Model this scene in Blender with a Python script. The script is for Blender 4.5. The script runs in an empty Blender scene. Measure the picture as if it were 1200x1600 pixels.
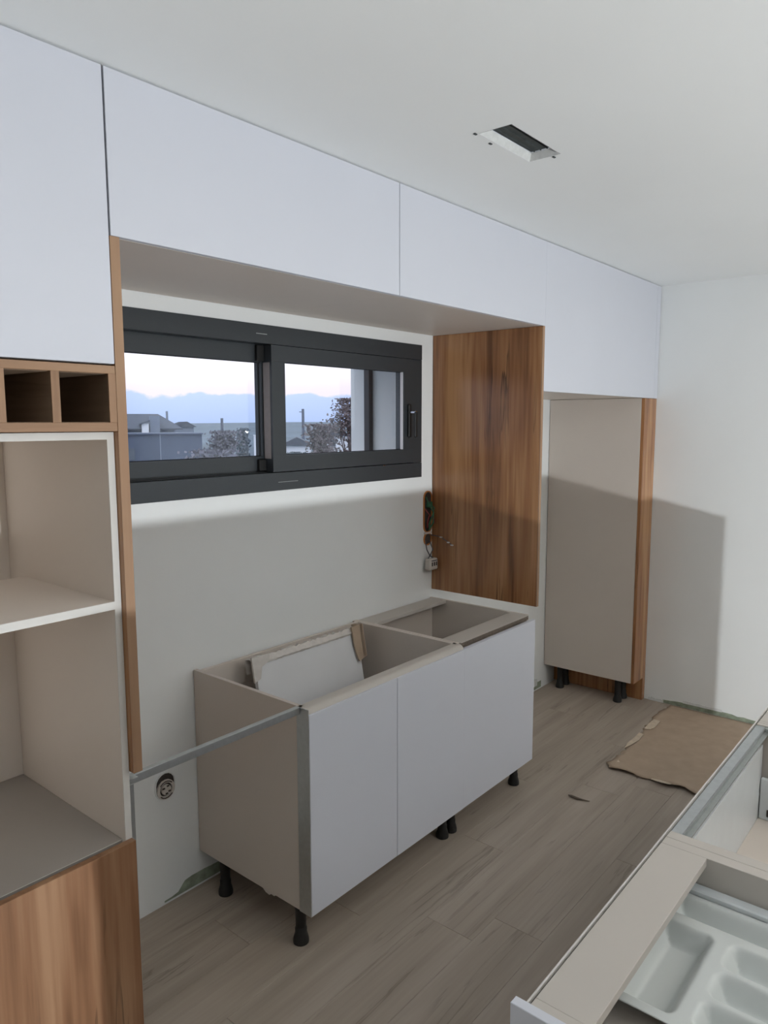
import bpy, bmesh, math, random
from mathutils import Vector, Matrix
random.seed(7)
S = bpy.context.scene
COL = S.collection

# ------------------------------------------------------------------ camera
cam_d = bpy.data.cameras.new('camera')
cam = bpy.data.objects.new('camera', cam_d); COL.objects.link(cam)
S.camera = cam
F, YAW, PITCH, ROLL = 1149.94, 0.8764, 0.1210, -0.0020
CAM = Vector((0.0, -2.2562, 1.7726))
cam_d.sensor_fit = 'VERTICAL'; cam_d.sensor_height = 24.0
cam_d.lens = F * 24.0 / 1600.0
cam_d.clip_start = 0.05; cam_d.clip_end = 6000
fw = Vector((math.sin(YAW)*math.cos(PITCH), math.cos(YAW)*math.cos(PITCH), -math.sin(PITCH)))
ri = Vector((math.cos(YAW), -math.sin(YAW), 0)); up = ri.cross(fw)
c_, s_ = math.cos(ROLL), math.sin(ROLL)
r2 = c_*ri + s_*up; u2 = -s_*ri + c_*up
cam.matrix_world = Matrix(((r2.x, u2.x, -fw.x, CAM.x), (r2.y, u2.y, -fw.y, CAM.y), (r2.z, u2.z, -fw.z, CAM.z), (0, 0, 0, 1)))

# ------------------------------------------------------------------ colour management
S.view_settings.view_transform = 'Standard'
S.view_settings.look = 'None'
S.view_settings.gamma = 1.0
S.view_settings.use_curve_mapping = False
S.view_settings.exposure = 0.29

# ------------------------------------------------------------------ world: dusk sky with a low cloud bank
W = bpy.data.worlds.new('dusk_sky'); S.world = W; W.use_nodes = True
wt = W.node_tree; wt.nodes.clear()
def wn(t, **k):
    n = wt.nodes.new(t)
    for a, b in k.items(): setattr(n, a, b)
    return n
w_out = wn('ShaderNodeOutputWorld'); w_bg = wn('ShaderNodeBackground')
w_tc = wn('ShaderNodeTexCoord'); w_sep = wn('ShaderNodeSeparateXYZ')
wt.links.new(w_tc.outputs['Generated'], w_sep.inputs[0])
w_ramp = wn('ShaderNodeValToRGB')
els = w_ramp.color_ramp.elements
els[0].position = 0.0; els[0].color = (0.70, 0.62, 0.76, 1)
els[1].position = 1.0; els[1].color = (0.85, 0.90, 1.05, 1)
for p, c in ((0.045, (0.775, 0.69, 0.80, 1)), (0.066, (0.86, 0.82, 0.89, 1)), (0.09, (0.95, 0.93, 0.98, 1)), (0.14, (0.95, 0.97, 1.05, 1)), (0.45, (0.92, 0.96, 1.08, 1))):
    e = els.new(p); e.color = c
wt.links.new(w_sep.outputs['Z'], w_ramp.inputs['Fac'])
w_map = wn('ShaderNodeMapping'); w_map.inputs['Scale'].default_value = (22, 22, 30)
wt.links.new(w_tc.outputs['Generated'], w_map.inputs['Vector'])
w_noi = wn('ShaderNodeTexNoise'); w_noi.inputs['Scale'].default_value = 1.0; w_noi.inputs['Detail'].default_value = 5.0
wt.links.new(w_map.outputs['Vector'], w_noi.inputs['Vector'])
w_m1 = wn('ShaderNodeMath', operation='MULTIPLY_ADD')          # cloud top = 0.022 + 0.03*noise
w_m1.inputs[1].default_value = 0.034; w_m1.inputs[2].default_value = 0.0215
wt.links.new(w_noi.outputs['Fac'], w_m1.inputs[0])
w_m2 = wn('ShaderNodeMath', operation='SUBTRACT')
wt.links.new(w_m1.outputs[0], w_m2.inputs[0]); wt.links.new(w_sep.outputs['Z'], w_m2.inputs[1])
w_m3 = wn('ShaderNodeMapRange'); w_m3.inputs['From Min'].default_value = -0.0005; w_m3.inputs['From Max'].default_value = 0.003
wt.links.new(w_m2.outputs[0], w_m3.inputs['Value'])
w_cl = wn('ShaderNodeValToRGB')
w_cl.color_ramp.elements[0].position = 0.0; w_cl.color_ramp.elements[0].color = (0.36, 0.45, 0.69, 1)
w_cl.color_ramp.elements[1].position = 0.042; w_cl.color_ramp.elements[1].color = (0.46, 0.55, 0.82, 1)
wt.links.new(w_sep.outputs['Z'], w_cl.inputs['Fac'])
w_mix = wn('ShaderNodeMix', data_type='RGBA')
wt.links.new(w_m3.outputs['Result'], w_mix.inputs['Factor'])
wt.links.new(w_ramp.outputs['Color'], w_mix.inputs['A']); wt.links.new(w_cl.outputs['Color'], w_mix.inputs['B'])
wt.links.new(w_mix.outputs['Result'], w_bg.inputs['Color'])
w_bg.inputs['Strength'].default_value = 1.2
wt.links.new(w_bg.outputs[0], w_out.inputs[0])

# ------------------------------------------------------------------ lights
LAMP = Vector((1.12, -5.5, 0.325))
ld = bpy.data.lights.new('work_lamp', 'SPOT'); ld.energy = 460; ld.spot_size = math.radians(140); ld.spot_blend = 0.35; ld.color = (0.915, 0.965, 1.0); ld.shadow_soft_size = 0.03
lo = bpy.data.objects.new('work_lamp', ld); COL.objects.link(lo); lo.location = LAMP
lo.rotation_euler = (Vector((2.3, -0.6, 2.0))-LAMP).to_track_quat('-Z', 'Y').to_euler()
ad = bpy.data.lights.new('living_room_ceiling_light', 'AREA'); ad.energy = 16; ad.size = 1.2; ad.color = (1.0, 0.90, 0.78)  # unseen area light added as fill for the floor and shaded fronts
ao = bpy.data.objects.new('living_room_ceiling_light', ad); COL.objects.link(ao); ao.location = (2.6, -3.6, 2.57)

# ------------------------------------------------------------------ materials
def mat(name, col, rough=0.5, metal=0.0, spec=0.5, noise=None, bump=None):
    m = bpy.data.materials.new(name); m.use_nodes = True
    nt = m.node_tree; b = nt.nodes['Principled BSDF']
    b.inputs['Base Color'].default_value = (*col, 1); b.inputs['Roughness'].default_value = rough
    b.inputs['Metallic'].default_value = metal; b.inputs['Specular IOR Level'].default_value = spec
    tc = nt.nodes.new('ShaderNodeTexCoord')
    if noise:
        sc, amt = noise
        n = nt.nodes.new('ShaderNodeTexNoise'); n.inputs['Scale'].default_value = sc; n.inputs['Detail'].default_value = 4
        nt.links.new(tc.outputs['Object'], n.inputs['Vector'])
        r = nt.nodes.new('ShaderNodeValToRGB')
        r.color_ramp.elements[0].position = 0.3; r.color_ramp.elements[1].position = 0.7
        r.color_ramp.elements[0].color = (*[c*(1-amt) for c in col], 1); r.color_ramp.elements[1].color = (*[min(1, c*(1+amt)) for c in col], 1)
        nt.links.new(n.outputs['Fac'], r.inputs['Fac']); nt.links.new(r.outputs['Color'], b.inputs['Base Color'])
    if bump:
        sc, st = bump
        n2 = nt.nodes.new('ShaderNodeTexNoise'); n2.inputs['Scale'].default_value = sc; n2.inputs['Detail'].default_value = 3
        nt.links.new(tc.outputs['Object'], n2.inputs['Vector'])
        bp = nt.nodes.new('ShaderNodeBump'); bp.inputs['Strength'].default_value = st; bp.inputs['Distance'].default_value = 0.002
        nt.links.new(n2.outputs['Fac'], bp.inputs['Height']); nt.links.new(bp.outputs['Normal'], b.inputs['Normal'])
    return m

def wood_mat(name, dark, mid, light, axis='z', rough=0.45, crack=0.75, rnd=False, k=1.0, spec=0.35):
    m = bpy.data.materials.new(name); m.use_nodes = True
    nt = m.node_tree; b = nt.nodes['Principled BSDF']; L = nt.links.new
    b.inputs['Roughness'].default_value = rough; b.inputs['Specular IOR Level'].default_value = spec
    tc = nt.nodes.new('ShaderNodeTexCoord'); vec = tc.outputs['Object']
    if rnd:
        oi = nt.nodes.new('ShaderNodeObjectInfo'); mu = nt.nodes.new('ShaderNodeMath'); mu.operation = 'MULTIPLY'; mu.inputs[1].default_value = 37.0
        L(oi.outputs['Random'], mu.inputs[0])
        va = nt.nodes.new('ShaderNodeVectorMath'); va.operation = 'ADD'
        L(vec, va.inputs[0]); L(mu.outputs[0], va.inputs[1]); vec = va.outputs[0]
    def stretched(a, c):
        mp = nt.nodes.new('ShaderNodeMapping')
        sc = [a*k, a*k, a*k]; sc['xyz'.index(axis)] = c*k
        mp.inputs['Scale'].default_value = sc; L(vec, mp.inputs['Vector']); return mp.outputs['Vector']
    n1 = nt.nodes.new('ShaderNodeTexNoise'); n1.inputs['Scale'].default_value = 1; n1.inputs['Detail'].default_value = 3; n1.inputs['Distortion'].default_value = 0.6
    L(stretched(9, 0.7), n1.inputs['Vector'])
    n2 = nt.nodes.new('ShaderNodeTexNoise'); n2.inputs['Scale'].default_value = 1; n2.inputs['Detail'].default_value = 5
    L(stretched(70, 2.5), n2.inputs['Vector'])
    n3 = nt.nodes.new('ShaderNodeTexNoise'); n3.inputs['Scale'].default_value = 1; n3.inputs['Detail'].default_value = 4; n3.inputs['Distortion'].default_value = 0.35
    L(stretched(15, 0.8), n3.inputs['Vector'])
    add = nt.nodes.new('ShaderNodeMath'); add.operation = 'MULTIPLY_ADD'; add.inputs[1].default_value = 0.35
    L(n2.outputs['Fac'], add.inputs[0]); L(n1.outputs['Fac'], add.inputs[2])
    r = nt.nodes.new('ShaderNodeValToRGB'); e = r.color_ramp.elements
    e[0].position = 0.45; e[0].color = (*dark, 1); e[1].position = 0.86; e[1].color = (*light, 1)
    x = e.new(0.66); x.color = (*mid, 1)
    L(add.outputs[0], r.inputs['Fac'])
    r3 = nt.nodes.new('ShaderNodeValToRGB'); e = r3.color_ramp.elements      # thin dark cracks where the noise crosses one level
    e[0].position = 0.0; e[0].color = (1, 1, 1, 1); e[1].position = 1.0; e[1].color = (1, 1, 1, 1)
    for p, v in ((0.37, 1), (0.395, 1-crack*0.55), (0.41, 1-crack), (0.42, 1)):
        q = e.new(p); q.color = (v, v, v, 1)
    L(n3.outputs['Fac'], r3.inputs['Fac'])
    n4 = nt.nodes.new('ShaderNodeTexNoise'); n4.inputs['Scale'].default_value = 2.2; L(vec, n4.inputs['Vector'])
    gate = nt.nodes.new('ShaderNodeMapRange'); gate.inputs['From Min'].default_value = 0.42; gate.inputs['From Max'].default_value = 0.6
    L(n4.outputs['Fac'], gate.inputs['Value'])
    mx = nt.nodes.new('ShaderNodeMix'); mx.data_type = 'RGBA'; mx.blend_type = 'MULTIPLY'
    L(gate.outputs['Result'], mx.inputs['Factor'])
    L(r.outputs['Color'], mx.inputs['A']); L(r3.outputs['Color'], mx.inputs['B'])
    last = mx.outputs['Result']
    if rnd:
        hs = nt.nodes.new('ShaderNodeHueSaturation'); mr = nt.nodes.new('ShaderNodeMapRange')
        mr.inputs['To Min'].default_value = 0.95; mr.inputs['To Max'].default_value = 1.05
        L(oi.outputs['Random'], mr.inputs['Value']); L(mr.outputs['Result'], hs.inputs['Value']); L(last, hs.inputs['Color']); last = hs.outputs['Color']
    L(last, b.inputs['Base Color'])
    bp = nt.nodes.new('ShaderNodeBump'); bp.inputs['Strength'].default_value = 0.08; bp.inputs['Distance'].default_value = 0.002
    L(n2.outputs['Fac'], bp.inputs['Height']); L(bp.outputs['Normal'], b.inputs['Normal'])
    return m

M = {}
M['wall'] = mat('white_wall_paint', (0.83, 0.845, 0.84), 0.7, noise=(3, 0.012), bump=(120, 0.05))
M['ceil'] = mat('ceiling_paint', (0.885, 0.905, 0.905), 0.8, noise=(2, 0.01))
M['white'] = mat('white_laminate', (0.65, 0.665, 0.725), 0.38, spec=0.4, noise=(5, 0.006))
M['edge'] = mat('white_edging', (0.64, 0.62, 0.585), 0.5, noise=(9, 0.02))
M['beige'] = mat('beige_melamine', (0.64, 0.575, 0.515), 0.45, spec=0.4, noise=(8, 0.008))
M['rail'] = mat('pale_beige_melamine', (0.53, 0.49, 0.445), 0.45, spec=0.4, noise=(8, 0.008))
M['carcass'] = mat('off_white_melamine', (0.80, 0.725, 0.655), 0.45, spec=0.4, noise=(8, 0.006))
M['base_film'] = mat('glossy_base_panel', (0.36, 0.33, 0.305), 0.22, noise=(8, 0.01))
M['raw'] = mat('raw_chipboard', (0.14, 0.11, 0.085), 0.9, noise=(150, 0.3))
M['wood'] = wood_mat('oak_decor', (0.135, 0.052, 0.020), (0.35, 0.160, 0.067), (0.52, 0.275, 0.125), 'z', 0.27, 0.75, spec=0.6)
M['wood_front'] = wood_mat('oak_decor_front', (0.13, 0.058, 0.026), (0.25, 0.125, 0.064), (0.35, 0.20, 0.112), 'z', 0.4, 0.6)
M['oakedge'] = wood_mat('oak_edging', (0.26, 0.15, 0.085), (0.33, 0.195, 0.115), (0.385, 0.24, 0.145), 'x', 0.5, 0.1)
M['oakedge_v'] = wood_mat('oak_edging_upright', (0.26, 0.15, 0.085), (0.33, 0.195, 0.115), (0.385, 0.24, 0.145), 'z', 0.5, 0.1)
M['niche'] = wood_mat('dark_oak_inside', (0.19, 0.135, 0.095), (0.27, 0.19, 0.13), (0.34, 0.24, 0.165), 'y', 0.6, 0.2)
M['plank'] = wood_mat('grey_oak_plank', (0.335, 0.281, 0.229), (0.385, 0.325, 0.268), (0.43, 0.367, 0.308), 'x', 0.55, 0.3, True, 1.3)
M['screed'] = mat('screed', (0.33, 0.29, 0.24), 0.8, noise=(6, 0.1))
M['alu'] = mat('brushed_aluminium', (0.52, 0.54, 0.54), 0.32, metal=0.85, noise=(60, 0.05))
M['lip'] = mat('pale_profile', (0.62, 0.60, 0.57), 0.4, noise=(30, 0.03))
M['stile'] = mat('brown_grey_gasket_strip', (0.27, 0.23, 0.215), 0.5, noise=(60, 0.05))  # warm reflection on the sash stile, put into the colour
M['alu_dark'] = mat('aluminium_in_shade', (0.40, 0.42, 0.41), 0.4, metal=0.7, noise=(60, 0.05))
M['anthracite'] = mat('anthracite_aluminium', (0.034, 0.040, 0.046), 0.42, noise=(300, 0.08))
M['black'] = mat('black_plastic', (0.010, 0.010, 0.010), 0.5, noise=(50, 0.1))
M['chrome'] = mat('chrome', (0.6, 0.6, 0.6), 0.2, metal=1.0, noise=(50, 0.02))
M['rubber'] = mat('black_gasket', (0.008, 0.008, 0.009), 0.7, noise=(50, 0.1))
M['glint'] = mat('glazing_bead', (0.75, 0.72, 0.74), 0.3, noise=(20, 0.03))  # pale colour standing in for a reflection in the glass edge
M['green'] = mat('green_plasterboard', (0.29, 0.33, 0.25), 0.9, noise=(30, 0.25))
M['plaster'] = mat('rough_plaster', (0.72, 0.73, 0.72), 0.9, noise=(60, 0.06), bump=(200, 0.4))
M['cardboard'] = mat('cardboard', (0.42, 0.32, 0.235), 0.9, noise=(14, 0.06), bump=(60, 0.1))
M['cardboard_torn'] = mat('torn_cardboard', (0.58, 0.48, 0.37), 0.95, noise=(40, 0.12))
M['film'] = mat('wrap_film', (0.66, 0.62, 0.58), 0.22, noise=(25, 0.08), bump=(30, 0.4))
M['pack'] = mat('white_packed_panel', (0.76, 0.76, 0.77), 0.35, noise=(6, 0.02))
M['tray'] = mat('white_plastic_tray', (0.60, 0.625, 0.61), 0.3, noise=(8, 0.01))
M['drawer_metal'] = mat('white_painted_steel', (0.66, 0.69, 0.70), 0.35, noise=(20, 0.02))
M['orange'] = mat('orange_box_rim', (0.50, 0.19, 0.05), 0.6, noise=(40, 0.15))
M['boxdark'] = mat('box_inside', (0.05, 0.04, 0.035), 0.8, noise=(40, 0.2))
M['wire_green'] = mat('green_wire', (0.03, 0.12, 0.06), 0.5, noise=(40, 0.1))
M['wire_red'] = mat('red_wire', (0.22, 0.03, 0.03), 0.5, noise=(40, 0.1))
M['wire_grey'] = mat('grey_wire', (0.07, 0.07, 0.08), 0.5, noise=(40, 0.1))
M['wire_white'] = mat('pale_wire', (0.62, 0.57, 0.52), 0.5, noise=(40, 0.1))
M['cream'] = mat('cream_plastic', (0.60, 0.55, 0.50), 0.5, noise=(60, 0.05))
M['duct'] = mat('grey_duct', (0.05, 0.06, 0.06), 0.6, noise=(40, 0.3))

def glass():
    m = bpy.data.materials.new('window_glass'); m.use_nodes = True; nt = m.node_tree
    nt.nodes.remove(nt.nodes['Principled BSDF']); o = nt.nodes['Material Output']
    t = nt.nodes.new('ShaderNodeBsdfTransparent'); t.inputs['Color'].default_value = (0.96, 0.98, 1.0, 1)
    g = nt.nodes.new('ShaderNodeBsdfGlossy'); g.inputs['Roughness'].default_value = 0.02; g.inputs['Color'].default_value = (0.9, 0.95, 1, 1)
    f = nt.nodes.new('ShaderNodeFresnel')
    ge = nt.nodes.new('ShaderNodeNewGeometry'); io = nt.nodes.new('ShaderNodeMapRange')   # same reflectance seen from either face of the thin pane
    io.inputs['To Min'].default_value = 1.45; io.inputs['To Max'].default_value = 1/1.45
    nt.links.new(ge.outputs['Backfacing'], io.inputs['Value']); nt.links.new(io.outputs['Result'], f.inputs['IOR'])
    mx = nt.nodes.new('ShaderNodeMixShader')
    nt.links.new(f.outputs[0], mx.inputs[0]); nt.links.new(t.outputs[0], mx.inputs[1]); nt.links.new(g.outputs[0], mx.inputs[2])
    nt.links.new(mx.outputs[0], o.inputs[0]); return m
M['glass'] = glass()

# ------------------------------------------------------------------ helpers
class MB:
    """collects shapes (world coordinates) into one mesh"""
    def __init__(s): s.bm = bmesh.new()
    def box(s, x0, x1, y0, y1, z0, z1, bev=0.0, seg=1):
        b = bmesh.new()
        v = [b.verts.new((x, y, z)) for x in (x0, x1) for y in (y0, y1) for z in (z0, z1)]
        for f in ((0, 1, 3, 2), (4, 6, 7, 5), (0, 4, 5, 1), (2, 3, 7, 6), (0, 2, 6, 4), (1, 5, 7, 3)): b.faces.new([v[i] for i in f])
        if bev: bmesh.ops.bevel(b, geom=b.edges[:], offset=bev, segments=seg, affect='EDGES', profile=0.5)
        s.join(b); return s
    def join(s, b):
        me = bpy.data.meshes.new('t'); b.to_mesh(me); b.free(); s.bm.from_mesh(me); bpy.data.meshes.remove(me)
    def prism(s, pts, axis, a0, a1):
        """pts: 2D polygon in the two other axes (cyclic order), extruded along axis"""
        def P(p, a): return {'x': (a, p[0], p[1]), 'y': (p[0], a, p[1]), 'z': (p[0], p[1], a)}[axis]
        b = bmesh.new()
        A = [b.verts.new(P(p, a0)) for p in pts]; B = [b.verts.new(P(p, a1)) for p in pts]
        n = len(pts); b.faces.new(A); b.faces.new(B[::-1])
        for i in range(n): b.faces.new((A[i], A[(i+1) % n], B[(i+1) % n], B[i]))
        bmesh.ops.recalc_face_normals(b, faces=b.faces[:]); s.join(b); return s
    def lathe(s, prof, cx, cy, seg=16):
        """prof: list of (radius, z)"""
        b = bmesh.new(); rings = []
        for r, z in prof:
            rings.append([b.verts.new((cx+r*math.cos(2*math.pi*i/seg), cy+r*math.sin(2*math.pi*i/seg), z)) for i in range(seg)])
        for k in range(len(rings)-1):
            for i in range(seg): b.faces.new((rings[k][i], rings[k][(i+1) % seg], rings[k+1][(i+1) % seg], rings[k+1][i]))
        b.faces.new(rings[0][::-1]); b.faces.new(rings[-1]); s.join(b); return s
    def tube(s, pts, r, seg=6):
        pts = [Vector(p) for p in pts]; b = bmesh.new(); rings = []
        for i, p in enumerate(pts):
            t = (pts[min(i+1, len(pts)-1)]-pts[max(i-1, 0)]).normalized()
            a = t.cross(Vector((0.3, 0.2, 1))).normalized(); c = t.cross(a)
            rr = r[i] if isinstance(r, (list, tuple)) else r
            rings.append([b.verts.new(p+rr*(math.cos(2*math.pi*j/seg)*a+math.sin(2*math.pi*j/seg)*c)) for j in range(seg)])
        for k in range(len(rings)-1):
            for j in range(seg): b.faces.new((rings[k][j], rings[k][(j+1) % seg], rings[k+1][(j+1) % seg], rings[k+1][j]))
        b.faces.new(rings[0][::-1]); b.faces.new(rings[-1]); bmesh.ops.recalc_face_normals(b, faces=b.faces[:]); s.join(b); return s
    def build(s, name, m, parent=None, smooth=False, origin=None):
        off = Vector(parent['_o']) if parent is not None else Vector(origin or (0, 0, 0))
        bmesh.ops.translate(s.bm, verts=s.bm.verts[:], vec=-off)
        me = bpy.data.meshes.new(name); s.bm.to_mesh(me); s.bm.free()
        me.materials.append(m if not isinstance(m, str) else M[m])
        if smooth:
            for p in me.polygons: p.use_smooth = True
            me.set_sharp_from_angle(angle=math.radians(35))
        o = bpy.data.objects.new(name, me); COL.objects.link(o)
        o['_o'] = tuple(off); ALL.append(o)
        if parent is not None: o.parent = parent
        else: o.location = off
        return o
ALL = []
def thing(name, loc, label, cat, group=None):
    o = bpy.data.objects.new(name, None); COL.objects.link(o); o.location = loc; o.empty_display_size = 0.1
    o['label'] = label; o['category'] = cat; o['_o'] = tuple(loc); ALL.append(o)
    if group: o['group'] = group
    return o
def tag(o, label, cat, group=None, kind=None):
    o['label'] = label; o['category'] = cat
    if group: o['group'] = group
    if kind: o['kind'] = kind
    return o
def structure(o, label=None):
    o['kind'] = 'structure'
    if label: o['label'] = label
    o['category'] = o.name.split('_')[0]
    return o
def bx(name, m, parent, *d, bev=0.0008): return MB().box(*d, bev=bev).build(name, m, parent)
def copy_part(o, parent, dx=0, dy=0, dz=0):
    c = o.copy(); COL.objects.link(c); c.parent = parent; c.location = o.location + Vector((dx, dy, dz)); ALL.append(c)
    for ch in list(o.children):
        d = ch.copy(); COL.objects.link(d); d.parent = c; ALL.append(d)
    return c

# ------------------------------------------------------------------ room shell
XL, XR, YB, ZC = -5.0, 4.593, -13.0, 2.587
fl = structure(MB().box(XL, XR, YB, 0.0, -0.20, -0.008).build('floor', 'plank'), 'grey oak plank floor')
rows = [-0.03 - 0.192*i for i in range(14)]
for i, y1 in enumerate(rows):
    x = -1.6 - [0.1, 0.75, 0.4, 1.0, 0.25][i % 5]
    while x < XR:
        a, b = max(x, XL), min(x+1.28, XR)
        if b > 0.6: MB().box(a+0.0006, b-0.0006, y1-0.1914, y1, -0.008, 0.0, bev=0.0007).build('plank', 'plank', fl)
        x += 1.28
# window wall (inner leaf carries the frame, outer leaf the reveals)
WX0, WX1, WZ0, WZ1 = 1.045, 3.005, 1.497, 2.155
RX0, RX1, RZ0, RZ1 = 1.09, 2.962, 1.545, 2.11
ww = MB()
ww.box(XL-0.3, WX0, 0, 0.09, -5, ZC+0.3).box(WX1, XR+0.3, 0, 0.09, -5, ZC+0.3).box(WX0, WX1, 0, 0.09, -5, WZ0).box(WX0, WX1, 0, 0.09, WZ1, ZC+0.3)
ww.box(XL-0.3, RX0, 0.09, 0.44, -5, ZC+0.3).box(RX1, XR+0.3, 0.09, 0.44, -5, ZC+0.3).box(RX0, RX1, 0.09, 0.44, -5, RZ0).box(RX0, RX1, 0.09, 0.44, RZ1, ZC+0.3)
structure(ww.build('wall_back', 'wall'), 'white wall around the long window')
structure(MB().box(XR, XR+0.25, YB, 0, -0.2, ZC+0.3).build('wall_right', 'wall'), 'white wall on the right')
structure(MB().box(XL-0.25, XL, YB, 0, -0.2, ZC+0.3).build('wall_left', 'wall'))
structure(MB().box(XL-0.25, XR+0.25, YB-0.25, YB, -0.2, ZC+0.3).build('wall_rear', 'wall'))
VX0, VX1, VY0, VY1 = 1.868, 2.166, -1.160, -1.052
ce = MB()
ce.box(XL, VX0, YB, 0, ZC, ZC+0.2).box(VX1, XR, YB, 0, ZC, ZC+0.2).box(VX0, VX1, YB, VY0, ZC, ZC+0.2).box(VX0, VX1, VY1, 0, ZC, ZC+0.2)
structure(ce.build('ceiling', 'ceil'), 'white ceiling')

# ragged strips of bare green plasterboard and filler at the foot of the walls
def ragged_strip(name, m, fixed, along, a0, a1, z0, zf, depth):
    n = max(6, int(abs(a1-a0)/0.03)); pts = [(a0, z0)]
    pts += [(a1, z0)]
    for i in range(n, -1, -1):
        a = a0+(a1-a0)*i/n; pts.append((a, zf(i/n)+random.uniform(-0.004, 0.004)))
    mb = MB()
    if along == 'x': mb.prism(pts, 'y', fixed-depth, fixed)
    else: mb.prism(pts, 'x', fixed-depth, fixed)
    return mb.build(name, m)
structure(ragged_strip('trim_1', 'green', 0.0, 'x', 1.43, 4.36, 0.001, lambda t: 0.004+0.5*t if t < 0.028 else 0.046, 0.0015), 'bare green plasterboard strip at foot of the window wall')
structure(ragged_strip('trim_2', 'green', XR, 'y', -1.30, -0.66, 0.001, lambda t: 0.016+0.016*math.sin(t*3.1), 0.0015), 'bare green plasterboard strip at foot of the right wall')
structure(ragged_strip('trim_3', 'plaster', XR-0.0015, 'y', -1.09, -0.86, 0.028, lambda t: 0.046, 0.003), 'rough filler smear above the green strip')
structure(ragged_strip('trim_4', 'plaster', XR-0.0015, 'y', -0.74, -0.645, 0.001, lambda t: 0.022, 0.006), 'white filler lump at the foot of the right wall')
structure(ragged_strip('trim_5', 'plaster', -0.0015, 'x', 3.55, 4.3, 0.025, lambda t: 0.06+0.02*math.sin(t*9), 0.004), 'rough filler behind the fridge bay')

# ------------------------------------------------------------------ window
win = structure(thing('window_1', ((WX0+WX1)/2, 0.04, WZ0), 'long anthracite sliding window with two sashes', 'window'))
win['category'] = 'window'
fr = MB()
fy0, fy1 = -0.004, 0.088
fr.box(WX0, WX1, fy0, fy1, WZ0, 1.570, bev=0.0004).box(WX0, WX1, fy0, fy1, 2.083, WZ1, bev=0.0004)
fr.box(WX0, 1.118, fy0, fy1, 1.571, 2.082, bev=0.002).box(2.936, WX1, fy0, fy1, 1.571, 2.082, bev=0.002)
frame = fr.build('frame', 'anthracite', win)
bx('track_lip', 'anthracite', win, 1.118, 2.936, 0.028, 0.034, 1.570, 1.574, bev=0.001)
bx('track_groove', 'rubber', win, 1.118, 1.99, 0.034, 0.044, 1.5702, 1.5712, bev=0)
bx('drain_cap', 'alu_dark', win, 1.93, 1.985, fy0-0.001, fy0+0.004, 2.117, 2.120, bev=0)
bx('drain_cap', 'alu_dark', win, 2.03, 2.14, fy0-0.001, fy0+0.004, 1.530, 1.532, bev=0)
# left sash, in the outer track
def sash(x0, x1, z0, z1, gx0, gx1, gz0, gz1, y0, y1):
    m = MB()
    m.box(x0, x1, y0, y1, z0, gz0, bev=0.0003).box(x0, x1, y0, y1, gz1, z1, bev=0.0003)
    m.box(x0, gx0, y0, y1, gz0, gz1, bev=0.0003).box(gx1, x1, y0, y1, gz0, gz1, bev=0.0003)
    return m.build('sash', 'anthracite', win)
sl = sash(1.119, 2.045, 1.5705, 2.0825, 1.175, 1.992, 1.637, 2.014, 0.046, 0.086)
bx('pane', 'glass', sl, 1.172, 1.995, 0.063, 0.067, 1.634, 2.017, bev=0)
g = MB()
for a in ((1.175, 1.992, 0.0605, 0.0625, 1.637, 1.640), (1.175, 1.992, 0.0605, 0.0625, 2.011, 2.014), (1.988, 1.992, 0.0605, 0.0625, 1.640, 2.011)): g.box(*a)
g.build('gasket', 'rubber', sl)
# right sash, in the inner track
sr = sash(2.000, 2.932, 1.574, 2.080, 2.072, 2.852, 1.640, 2.016, -0.010, 0.042)
bx('pane', 'glass', sr, 2.069, 2.855, 0.014, 0.018, 1.637, 2.019, bev=0)
g = MB()
for a in ((2.072, 2.852, 0.010, 0.0125, 1.640, 1.643), (2.072, 2.852, 0.010, 0.0125, 2.013, 2.016), (2.072, 2.075, 0.010, 0.0125, 1.643, 2.013)): g.box(*a)
g.build('gasket', 'rubber', sr)
bx('glazing_bead', 'glint', sr, 2.849, 2.852, -0.004, 0.012, 1.641, 2.015, bev=0)  # added strip carrying the bright reflection at the glass edge
bx('stile_reflection', 'stile', sr, 1.9985, 2.0, 0.002, 0.040, 1.628, 2.012, bev=0)  # thin lighter overlay for the reflection on the stile side
bx('stop_block', 'black', sl, 1.962, 1.998, 0.030, 0.046, 2.016, 2.079, bev=0.002)
bx('stop_block', 'black', sl, 1.962, 1.998, 0.030, 0.046, 1.579, 1.625, bev=0.002)
hd = bx('handle', 'black', win, 2.876, 2.898, -0.024, -0.010, 1.700, 1.862, bev=0.004)
bx('lever', 'black', hd, 2.878, 2.896, -0.062, -0.050, 1.700, 1.826, bev=0.004)
bx('neck', 'chrome', hd, 2.880, 2.894, -0.060, -0.024, 1.815, 1.829, bev=0.003)
bx('latch', 'chrome', win, 2.690, 2.704, -0.012, -0.004, 1.566, 1.572, bev=0.001)
bx('shutter_guide', 'anthracite', win, 2.932, 2.9619, 0.284, 0.322, RZ0, RZ1, bev=0.002)

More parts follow.
